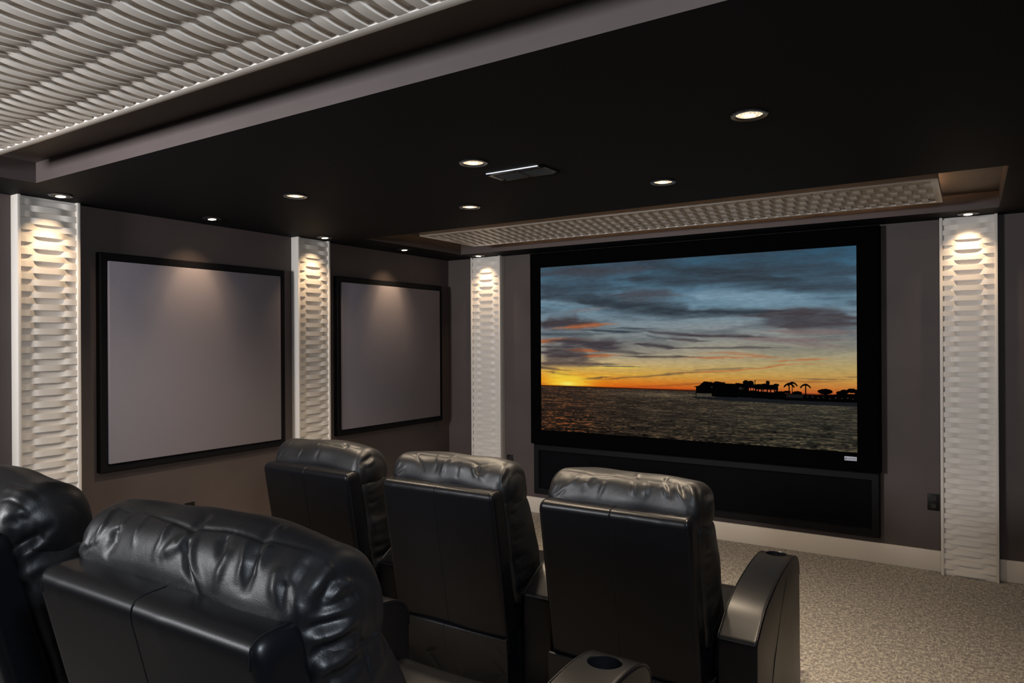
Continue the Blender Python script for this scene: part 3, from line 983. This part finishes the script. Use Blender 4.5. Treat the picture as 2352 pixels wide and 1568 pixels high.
EXTRA = {'-1.200':[('head',0.0045,-0.005,[(-0.295,-0.182,1.128),(-0.242,-0.186,1.126),(-0.212,-0.189,1.124),(-0.195,-0.176,1.129),(-0.085,-0.197,1.132),(0.001,-0.207,1.13),(0.026,-0.208,1.127),(0.036,-0.199,1.132),(0.094,-0.191,1.133),(0.145,-0.193,1.135),(0.195,-0.192,1.13),(0.205,-0.186,1.132),(0.24,-0.179,1.13),(0.28,-0.176,1.126),(0.299,-0.174,1.125),(0.313,-0.183,1.118),(0.319,-0.197,1.109)]),('head',0.0045,-0.004,[(0.341,-0.172,1.085),(0.346,-0.153,1.07),(0.353,-0.138,1.055),(0.358,-0.132,1.035),(0.36,-0.13,1.021)]),('head',0.013,-0.01,[(-0.216,-0.216,1.104),(-0.205,-0.231,1.082),(-0.22,-0.241,1.044)]),('head',0.008,0.006,[(-0.277,-0.19,1.126),(-0.256,-0.222,1.102),(-0.264,-0.239,1.066)]),('head',0.009,0.006,[(-0.211,-0.194,1.121),(-0.202,-0.221,1.101),(-0.208,-0.238,1.064)]),('head',0.009,0.005,[(-0.156,-0.186,1.128),(-0.135,-0.219,1.11),(-0.121,-0.24,1.08)]),('head',0.01,0.007,[(0.026,-0.212,1.125),(0.018,-0.231,1.107),(-0.01,-0.244,1.084)]),('head',0.009,0.005,[(-0.048,-0.206,1.131),(-0.037,-0.233,1.107),(-0.046,-0.246,1.069)]),('head',0.008,-0.008,[(0.03,-0.224,1.114),(0.041,-0.237,1.096),(0.051,-0.241,1.076),(0.074,-0.244,1.055),(0.094,-0.241,1.025)]),('head',0.009,0.006,[(0.041,-0.214,1.122),(0.055,-0.233,1.097),(0.071,-0.24,1.075),(0.093,-0.243,1.058),(0.113,-0.244,1.036)]),('head',0.01,0.006,[(0.166,-0.198,1.129),(0.191,-0.226,1.103),(0.191,-0.242,1.068)]),('head',0.01,-0.009,[(0.199,-0.194,1.129),(0.211,-0.222,1.105),(0.213,-0.235,1.08),(0.216,-0.244,1.054)]),('head',0.012,0.006,[(0.215,-0.193,1.127),(0.222,-0.217,1.109),(0.227,-0.231,1.089)]),('head',0.012,-0.007,[(0.105,-0.199,1.131),(0.125,-0.224,1.114),(0.144,-0.24,1.091)]),('head',0.014,-0.01,[(0.308,-0.181,1.121),(0.316,-0.208,1.105),(0.318,-0.225,1.086),(0.319,-0.235,1.059)]),('head',0.012,0.009,[(0.335,-0.161,1.102),(0.337,-0.186,1.092),(0.334,-0.21,1.08),(0.331,-0.225,1.061)]),('head',0.007,-0.01,[(0.338,-0.166,1.096),(0.342,-0.179,1.08),(0.343,-0.192,1.064),(0.342,-0.202,1.058),(0.34,-0.208,1.064)]),('head',0.01,0.008,[(0.346,-0.129,1.067),(0.346,-0.157,1.071),(0.347,-0.18,1.059),(0.343,-0.199,1.049)]),('head',0.01,-0.008,[(0.355,-0.138,1.048),(0.352,-0.173,1.049),(0.343,-0.205,1.044),(0.331,-0.228,1.035)]),('head',0.012,0.007,[(0.357,-0.133,1.038),(0.355,-0.171,1.039),(0.344,-0.202,1.034),(0.335,-0.224,1.031)]),('head',0.01,-0.008,[(0.294,-0.227,1.093),(0.303,-0.239,1.064),(0.315,-0.239,1.034)]),('head',0.012,0.005,[(0.266,-0.217,1.106),(0.276,-0.235,1.078),(0.294,-0.244,1.05)]),('head',0.007,-0.005,[(0.191,-0.193,1.131),(0.18,-0.166,1.142),(0.178,-0.146,1.145)]),('head',0.009,0.004,[(0.211,-0.184,1.132),(0.191,-0.152,1.142),(0.185,-0.129,1.142)]),('head',0.01,-0.004,[(0.016,-0.208,1.128),(0.013,-0.18,1.142),(-0.006,-0.158,1.147)]),('head',0.012,-0.012,[(0.332,-0.226,1.021),(0.345,-0.199,1.02),(0.358,-0.169,1.022),(0.359,-0.138,1.029)]),('head',0.015,0.011,[(0.335,-0.221,1.007),(0.348,-0.192,1.006),(0.36,-0.158,1.013),(0.36,-0.133,1.013)]),('head',0.013,-0.01,[(0.335,-0.218,0.982),(0.346,-0.191,0.98),(0.357,-0.155,0.985),(0.36,-0.128,0.997)]),('body',0.018,0.012,[(0.334,-0.211,0.952),(0.349,-0.185,0.959),(0.35,-0.139,0.963),(0.351,-0.112,0.972)]),('body',0.013,-0.01,[(0.343,-0.202,0.933),(0.355,-0.172,0.936),(0.355,-0.134,0.941),(0.351,-0.104,0.943)]),('body',0.0045,-0.0055,[(0.36,-0.142,0.995),(0.349,-0.116,0.963),(0.351,-0.105,0.937),(0.355,-0.102,0.911),(0.354,-0.097,0.893)]),('body',0.012,0.006,[(0.345,-0.083,0.979),(0.345,-0.07,0.944),(0.346,-0.059,0.903)])],'-2.190':[('head',0.0045,-0.005,[(0.275,-0.223,1.097),(0.306,-0.219,1.103),(0.33,-0.211,1.096),(0.346,-0.198,1.082),(0.354,-0.187,1.053),(0.357,-0.177,1.018),(0.353,-0.159,0.985),(0.352,-0.145,0.948)]),('head',0.012,-0.011,[(0.317,-0.229,0.98),(0.342,-0.207,1.001),(0.357,-0.177,1.018),(0.364,-0.138,1.041)]),('head',0.012,0.008,[(0.266,-0.213,0.944),(0.34,-0.202,0.977),(0.351,-0.17,0.988),(0.359,-0.15,0.999)]),('head',0.012,0.006,[(0.332,-0.23,1.065),(0.342,-0.211,1.077),(0.348,-0.199,1.07)]),('head',0.01,-0.005,[(0.327,-0.241,1.046),(0.343,-0.216,1.063),(0.35,-0.192,1.059)]),('head',0.009,-0.004,[(0.218,-0.184,1.125),(0.304,-0.182,1.123),(0.346,-0.163,1.093)]),('head',0.01,0.004,[(0.225,-0.196,1.119),(0.305,-0.196,1.118),(0.344,-0.181,1.095)]),('body',0.014,0.008,[(0.22,-0.2,0.896),(0.335,-0.205,0.926),(0.351,-0.17,0.936)]),('body',0.012,-0.007,[(0.199,-0.192,0.869),(0.327,-0.202,0.9),(0.348,-0.174,0.911)])],'-1.160':[('head',0.004,-0.0042,[(-0.284,-0.054,1.062),(-0.28,-0.033,1.071),(-0.254,-0.03,1.075),(-0.218,-0.038,1.076),(-0.168,-0.048,1.076),(-0.106,-0.068,1.074),(-0.05,-0.069,1.074),(-0.025,-0.06,1.08),(0.018,-0.063,1.077),(0.069,-0.069,1.072),(0.114,-0.063,1.074),(0.162,-0.064,1.073),(0.191,-0.06,1.074),(0.215,-0.042,1.079),(0.245,-0.062,1.069),(0.267,-0.039,1.074),(0.296,-0.038,1.068),(0.304,-0.017,1.067),(0.317,0.059,1.042)]),('head',0.009,-0.007,[(0.247,-0.064,1.068),(0.263,-0.087,1.048),(0.277,-0.101,1.024)]),('head',0.01,0.006,[(0.269,-0.05,1.071),(0.292,-0.08,1.05),(0.306,-0.09,1.025),(0.315,-0.096,0.999)]),('head',0.009,0.006,[(0.223,-0.054,1.074),(0.238,-0.086,1.052),(0.258,-0.101,1.029),(0.279,-0.107,1.004)]),('head',0.01,-0.007,[(0.298,-0.044,1.066),(0.317,-0.068,1.036),(0.325,-0.072,1.01)]),('head',0.009,0.006,[(0.177,-0.073,1.065),(0.195,-0.095,1.042),(0.202,-0.101,1.019)]),('head',0.009,-0.005,[(0.194,-0.066,1.07),(0.214,-0.091,1.043),(0.229,-0.103,1.015)]),('head',0.01,0.006,[(0.061,-0.078,1.062),(0.065,-0.098,1.039),(0.078,-0.109,1.017)]),('head',0.01,0.005,[(0.115,-0.073,1.066),(0.115,-0.094,1.04),(0.123,-0.103,1.013)]),('head',0.01,-0.008,[(0.323,0.047,1.038),(0.327,-0.007,1.033),(0.325,-0.06,1.025)]),('head',0.012,0.007,[(0.325,0.069,1.015),(0.338,0.004,1.007),(0.333,-0.05,0.999)]),('head',0.013,0.004,[(-0.178,-0.062,1.07),(-0.204,-0.099,1.038),(-0.244,-0.108,1.004)]),('head',0.012,-0.004,[(-0.102,-0.076,1.068),(-0.126,-0.098,1.038),(-0.155,-0.108,1.006)]),('head',0.006,-0.005,[(-0.277,-0.055,1.063),(-0.283,-0.078,1.046),(-0.282,-0.096,1.021)]),('head',0.006,-0.005,[(0.179,-0.06,1.074),(0.177,-0.032,1.084),(0.18,-0.019,1.086)]),('head',0.007,0.003,[(0.064,-0.066,1.075),(0.06,-0.028,1.087),(0.061,-0.011,1.089)])],'-2.020':[('head',0.004,-0.0042,[(-0.271,-0.047,1.077),(-0.191,-0.068,1.067),(-0.199,-0.035,1.081),(-0.086,-0.051,1.081),(0.044,-0.069,1.08),(0.135,-0.068,1.073),(0.175,-0.073,1.062),(0.233,-0.054,1.072),(0.279,-0.032,1.076),(0.308,-0.036,1.061),(0.332,0.007,1.024)]),('head',0.01,-0.008,[(0.181,-0.075,1.059),(0.18,-0.092,1.033),(0.196,-0.103,1.007)]),('head',0.012,0.007,[(0.143,-0.079,1.06),(0.173,-0.096,1.025),(0.232,-0.105,1.004)]),('head',0.011,0.006,[(0.294,-0.042,1.068),(0.304,-0.083,1.029),(0.306,-0.099,0.996)]),('head',0.009,-0.006,[(0.32,-0.028,1.05),(0.317,-0.077,1.015),(0.313,-0.097,0.982)]),('head',0.01,0.005,[(-0.008,-0.076,1.072),(-0.009,-0.098,1.031),(-0.021,-0.108,0.993)]),('head',0.01,-0.004,[(0.08,-0.08,1.069),(0.078,-0.102,1.032),(0.07,-0.105,0.995)]),('head',0.007,-0.005,[(-0.195,-0.064,1.07),(-0.142,-0.091,1.04),(-0.11,-0.106,1.007)])],'-2.880':[('head',0.004,-0.0042,[(-0.231,-0.017,1.084),(-0.089,-0.038,1.081),(0.064,-0.063,1.082),(0.185,-0.064,1.074),(0.194,-0.051,1.081),(0.256,-0.043,1.075),(0.315,-0.022,1.052),(0.327,0.002,1.025)]),('head',0.009,-0.007,[(0.201,-0.058,1.077),(0.16,-0.04,1.088),(0.145,-0.035,1.091)]),('head',0.012,-0.008,[(0.321,-0.005,1.042),(0.323,-0.042,1.026),(0.319,-0.072,1.014),(0.315,-0.097,0.988)]),('head',0.012,0.006,[(0.331,-0.003,1.017),(0.332,-0.039,1.002),(0.323,-0.076,0.99)])]}


def recliner(cx, y0, z0, prm, seed, right_arm, label, group, hi=False, extra=None):
    t = empty('recliner', (cx, y0, z0), label, 'recliner', group)
    rnd = random.Random(seed)
    extra = EXTRA.get('%.3f' % cx)
    zt, yr, yb, sw = prm['zt'], prm['yr'], prm['yb'], prm['sw']
    zb = prm.get('zb', 0.22)
    th = 0.095
    nx, nv = (230, 230) if hi else (120, 130)
    # backrest shell
    pr = fillet([(yb, zb), (yr, zt), (yr + th, zt + 0.004), (yb + th, zb)], [0.01, 0.034, 0.02, 0.01], 150)
    sw_folds = [([(x_, yr + 0.002, zt - 0.01), (x_ + rnd.uniform(-.01, .01), yr + 0.01, zt - 0.09)], 0.02, rnd.uniform(-.0012, .0012)) for x_ in (-.25, -.1, .08, .21)]
    sh, As, Ns, _ = sweep('backrest_shell', pr, sw, 0.022, 90, m_smooth, t, folds=sw_folds, lump=0.0025, lscale=3.0, seed=seed, seamx=0.0)
    # seam along the rounded end of the shell
    top_ = [i for i in range(len(As)) if As[i][1] > zt - 0.05 and As[i][0] < yr + th - 0.004]
    top_.sort(key=lambda i: (As[i][0] + 0.6 * As[i][1]))
    for sx in (-1, 1):
        tube('seam', [(sx * (sw / 2 - 0.0225), As[i][0], As[i][1]) for i in top_], 0.0012, m_stitch, sh)
    # stitched seam where shell meets cushions, down the side
    ysf = yr + th
    ysb = yb + th
    slope = (ysb - ysf) / (zt - zb)
    # head cushion
    HC = prm.get('hc', 0.125); HD = prm.get('hd', 0.215)
    hp = [(ysf + 0.002, zt - 0.065), (ysf - 0.018, zt + 0.0), (ysf - 0.016, zt + 0.35 * HC), (ysf + 0.004, zt + 0.74 * HC), (ysf + 0.045, zt + 0.96 * HC),
          (ysf + 0.5 * HD, zt + HC), (ysf + 0.82 * HD, zt + 0.74 * HC), (ysf + 0.98 * HD, zt + 0.15 * HC), (ysf + 0.97 * HD, zt - 0.05), (ysf + 0.72 * HD, zt - 0.095), (ysf + 0.3 * HD, zt - 0.095)]
    A = crom(hp, nv)
    area = 0.5 * np.sum(A[:, 0] * np.roll(A[:, 1], -1) - np.roll(A[:, 0], -1) * A[:, 1])
    if area < 0:
        A = A[::-1]
    tg = np.roll(A, -1, 0) - np.roll(A, 1, 0); tg /= np.linalg.norm(tg, axis=1)[:, None]
    N = np.stack([tg[:, 1], -tg[:, 0]], 1)
    hw = sw + 0.012
    RE = 0.048
    vs_ = prof_index(A, ysf + 0.006, zt + 0.76 * HC)       # top rear seam
    vb_ = prof_index(A, ysf - 0.018, zt + 0.0)             # where it meets the shell
    dirn = 1 if ((vb_ - vs_) % 1.0) < 0.5 else -1
    rear = abs(((vb_ - vs_) * dirn) % 1.0)

    def P_(x, q):
        """q=0 at the seam, 1 at the shell, negative over the top"""
        xe = hw / 2 - RE
        off = 0
        if abs(x) > xe:
            s_ = min((abs(x) - xe) / RE, 0.97)
            off = RE * (1 - math.sqrt(1 - s_ * s_))
        return on_prof(A, N, x, vs_ + dirn * rear * q, off=off)
    folds = []
    # seam groove, slightly wandering
    if not extra: folds.append(([P_(x, 0.03 * math.sin(x * 23 + seed) + 0.02 * math.sin(x * 61 + 2 * seed)) for x in np.linspace(-hw / 2 + 0.012, hw / 2 - 0.012, 36)], 0.0042, -0.0042))
    for _ in range(3 if extra else 11):      # puckers running down from the seam
        x0 = rnd.uniform(-0.29, 0.30); L_ = rnd.uniform(0.35, 0.85); dx = rnd.uniform(-0.035, 0.01)
        a = rnd.choice([1, 1, -1]) * rnd.uniform(0.002, 0.0048)
        folds.append(([P_(x0 + dx * q, q * L_ + 0.06) for q in (0, .25, .5, .75, 1)], rnd.uniform(0.007, 0.014), a))
    for _ in range(4 if extra else 7):       # puckers over the top
        x0 = rnd.uniform(-0.28, 0.29); L_ = rnd.uniform(0.3, 0.7); dx = rnd.uniform(-0.03, 0.03)
        folds.append(([P_(x0 + dx * q, -q * L_ - 0.05) for q in (0, .3, .6, 1)], rnd.uniform(0.006, 0.012), rnd.choice([1, -1]) * rnd.uniform(0.0015, 0.0035)))
    for sx in (-1, 1):       # creases gathering at the lower ends
        for k in range(6 if not extra else (4 if sx < 0 else 1)):
            ang = k / 6
            xa = sx * (hw / 2 - 0.006 - 0.008 * k)
            xb = sx * (hw / 2 - 0.02 - 0.030 * k - rnd.uniform(0, .02))
            folds += pair([P_(xa + (xb - xa) * q, 0.98 - q * rnd.uniform(0.5, 0.95) * (1 - 0.25 * ang)) for q in (0, .3, .6, 1)], rnd.uniform(0.006, 0.010), rnd.uniform(0.002, 0.0045), rnd)
    if extra:
        folds += [(pts, r, a) for (_, r, a, pts) in extra]
    sweep('head_cushion', A, hw, RE, nx, m_leather, t, folds=folds, lump=0.010, lscale=8.0, bulge=0.018, seed=seed, sag=0.02, caps=12, sharp=180)
    # back cushion: puffy body below the head cushion
    zs = 0.43
    y_at = lambda z: ysf + slope * (zt - z)
    bp_ = [(y_at(zt - 0.06) - 0.004, zt - 0.045), (ysf + 0.5 * HD, zt - 0.035), (ysf + 0.90 * HD, zt - 0.065), (y_at(zt - 0.2) + HD * 1.0, zt - 0.2), (y_at(0.6) + HD * 1.08, 0.62),
           (y_at(0.5) + HD * 1.12, 0.52), (y_at(zs) + HD * 0.8, zs), (y_at(zs) + 0.03, zs), (y_at(0.5) - 0.003, 0.50), (y_at(0.75) - 0.005, 0.75)]
    B = crom(bp_, nv)
    folds = []
    for sx in (-1, 1):
        xw = sx * (sw / 2 + 0.004)
        nf = 15
        for k in range(nf):
            z_ = zs + 0.05 + (zt - zs - 0.10) * (k + rnd.uniform(-.3, .3)) / nf
            ya, yb2 = y_at(z_) + 0.012, y_at(z_) + HD * rnd.uniform(0.5, 0.98)
            rise = rnd.uniform(0.0, 0.07)
            pts = [(xw, ya + (yb2 - ya) * q, z_ + rise * q * q - 0.01 * q) for q in (0, .25, .5, .75, 1)]
            folds.append((pts, rnd.uniform(0.009, 0.017), rnd.choice([1, 1, -1]) * rnd.uniform(0.004, 0.009) * (0.6 if hi else 1)))
        # side seam down the middle of the gusset
        folds.append(([(xw, y_at(z_) + HD * (0.62 + 0.03 * math.sin(z_ * 30 + seed)), z_) for z_ in np.linspace(zt - 0.06, zs + 0.04, 22)], 0.005, -0.005))
    if extra:
        folds += [(pts, r, a) for (_, r, a, pts) in extra]
    bc, _, _, _ = sweep('back_cushion', B, sw + 0.016, 0.030, 60 if not hi else 110, m_leather, t, folds=folds, lump=0.009, lscale=7.0, bulge=0.010, seed=seed + 5, caps=20 if not hi else 36, sharp=180)
    # seat, base, footrest
    L = prm['len']
    sp_ = fillet([(0.10, 0.30), (0.10, zs - 0.02), (0.18, zs + 0.035), (L - 0.14, zs + 0.045), (L - 0.03, zs + 0.02), (L - 0.01, 0.32)], [0.03, 0.05, 0.05, 0.08, 0.05, 0.03], 90)
    sweep('seat_cushion', sp_, prm['pitch'] - prm['aw'] - 0.008, 0.03, 60, m_smooth, t, lump=0.005, lscale=6, seed=seed + 9, seamx=0.0)
    bx = box('base', (-0.33, 0.06, 0.03), (0.33, L - 0.06, 0.30), m_smooth, t, 0.01)
    sweep('footrest', fillet([(L - 0.055, 0.05), (L - 0.055, 0.31), (L - 0.005, 0.31), (L - 0.005, 0.05)], 0.015, 60), 0.68, 0.02, 40, m_smooth, t, lump=0.002, seed=seed)
    # hanging rear flap under the backrest
    fp = fillet([(-0.070, 0.02), (-0.088, 0.315), (-0.072, 0.320), (-0.054, 0.02)], 0.006, 150)
    ff = []
    for k in range(12):
        xa, za = rnd.uniform(-.3, .3), rnd.uniform(.04, .27)
        ff.append(([(xa, -0.08, za), (xa + rnd.uniform(-.05, .05), -0.078, za - rnd.uniform(.02, .07)), (xa + rnd.uniform(-.1, .1), -0.075, za - rnd.uniform(.04, .12))], rnd.uniform(.007, .016), rnd.uniform(-.006, .006)))
    fo, _, _, _ = sweep('rear_flap', fp, prm.get('fw', 0.655), 0.006, 90, m_leather, t, folds=ff, lump=0.007, lscale=6, seed=seed + 2, seamx=-0.02, caps=3)
    # arms
    aw = prm['aw']
    ap = prm['arm']
    top = crom(ap, 40, closed=False)
    pts = [(0.0, 0.02)] + [tuple(p) for p in top] + [(L, 0.02)]
    pp_ = resample(np.array(pts, float), 220)
    for sx in ((-1, 1) if right_arm else (-1,)):
        xa = sx * prm['pitch'] / 2
        ar, Aa, Na, _ = sweep('armrest', pp_, aw, 0.012, 24, m_smooth, t, lump=0.0022, lscale=5, seed=seed + 11 + sx, caps=2)
        ar.location.x = xa
        yc, zc = prm['cup']
        # cut the cup well
        bmc = bmesh.new()
        bmesh.ops.create_cone(bmc, cap_ends=True, segments=48, radius1=0.0455, radius2=0.0455, depth=0.16, matrix=Matrix.Translation((0, yc, zc)))
        mc = bpy.data.meshes.new('cut'); bmc.to_mesh(mc); bmc.free()
        oc = bpy.data.objects.new('cut', mc); C.objects.link(oc); oc.location = (cx + xa, y0, z0)
        ar_w = ar
        md = ar_w.modifiers.new('cut', 'BOOLEAN'); md.object = oc; md.operation = 'DIFFERENCE'; md.solver = 'EXACT'
        bpy.context.view_layer.update()
        dg = bpy.context.evaluated_depsgraph_get()
        nm_ = bpy.data.meshes.new_from_object(ar_w.evaluated_get(dg))
        ar_w.modifiers.clear(); ar_w.data = nm_
        nm_.set_sharp_from_angle(angle=math.radians(50))
        bpy.data.objects.remove(oc)
        ch = lathe('cup_holder', [(0.0495, -0.002), (0.049, 0.0012), (0.047, 0.0018), (0.0445, 0.000), (0.0440, -0.060), (0.036, -0.066), (0.0, -0.066)], m_cup, ar, 48)
        ch.location = (0, yc, zc + 0.001)
        ch.rotation_euler.x = prm.get('cuptilt', 0.0)
        ch['label'] = 'dark metal cup holder'
        tp = [(p[0], p[1]) for p in top]
        for s2 in (-1, 1):
            tube('piping', [(s2 * (aw / 2 - 0.0045), y_, z_ - 0.0018) for y_, z_ in tp], 0.0034, m_smooth, ar)
        tube('seam', [(x_, -0.0008, ap[0][1] - 0.004) for x_ in np.linspace(-aw / 2 + 0.004, aw / 2 - 0.004, 8)], 0.0018, m_stitch, ar)
        s2 = 1
        tube('seam', [(s2 * (aw / 2 + 0.0002), y_, z_) for y_, z_ in ((0.50, 0.60), (0.40, 0.50), (0.28, 0.34), (0.16, 0.12), (0.12, 0.03))], 0.0016, m_stitch, ar)
    return t


FRONT = dict(zt=0.97, yr=-0.185, yb=-0.055, sw=0.64, len=0.785, aw=0.150, pitch=0.86, hc=0.120, hd=0.215,
             arm=[(0.0, 0.500), (0.06, 0.537), (0.15, 0.585), (0.28, 0.622), (0.42, 0.646), (0.56, 0.658), (0.66, 0.655), (0.735, 0.635), (0.772, 0.600), (0.785, 0.545)],
             cup=(0.655, 0.655), cuptilt=-0.06)
BACK = dict(zt=1.03, yr=-0.32, yb=-0.14, sw=0.675, len=0.80, aw=0.150, pitch=0.84, hc=0.115, hd=0.195, zb=0.30,
            arm=[(0.0, 0.510), (0.06, 0.538), (0.15, 0.573), (0.30, 0.613), (0.45, 0.641), (0.58, 0.652), (0.68, 0.649), (0.75, 0.632), (0.79, 0.597), (0.80, 0.542)],
            cup=(0.665, 0.647), cuptilt=-0.05)
GF = 'black leather recliners in the front row'
GB = 'black leather recliners in the back row on the platform'
YA = 2.655
recliner(-1.160, YA, 0, FRONT, 3, True, 'black leather recliner at the right end of the front row, armrests on both sides', GF)
recliner(-2.020, YA, 0, FRONT, 8, False, 'black leather recliner in the middle of the front row', GF)
recliner(-2.880, YA, 0, FRONT, 14, False, 'black leather recliner at the left end of the front row, nearest the left wall', GF)
YB2 = 0.97
recliner(-1.200, YB2, 0.15, BACK, 21, True, 'large black leather recliner in the foreground, at the right end of the back row', GB, hi=True)
recliner(-2.190, YB2, 0.15, BACK, 27, False, 'black leather recliner cut by the left photo edge, beside the large foreground one', GB, hi=True)
recliner(-3.180, YB2, 0.15, BACK, 33, False, 'black leather recliner at the far left of the back row, almost hidden behind its neighbour', GB)
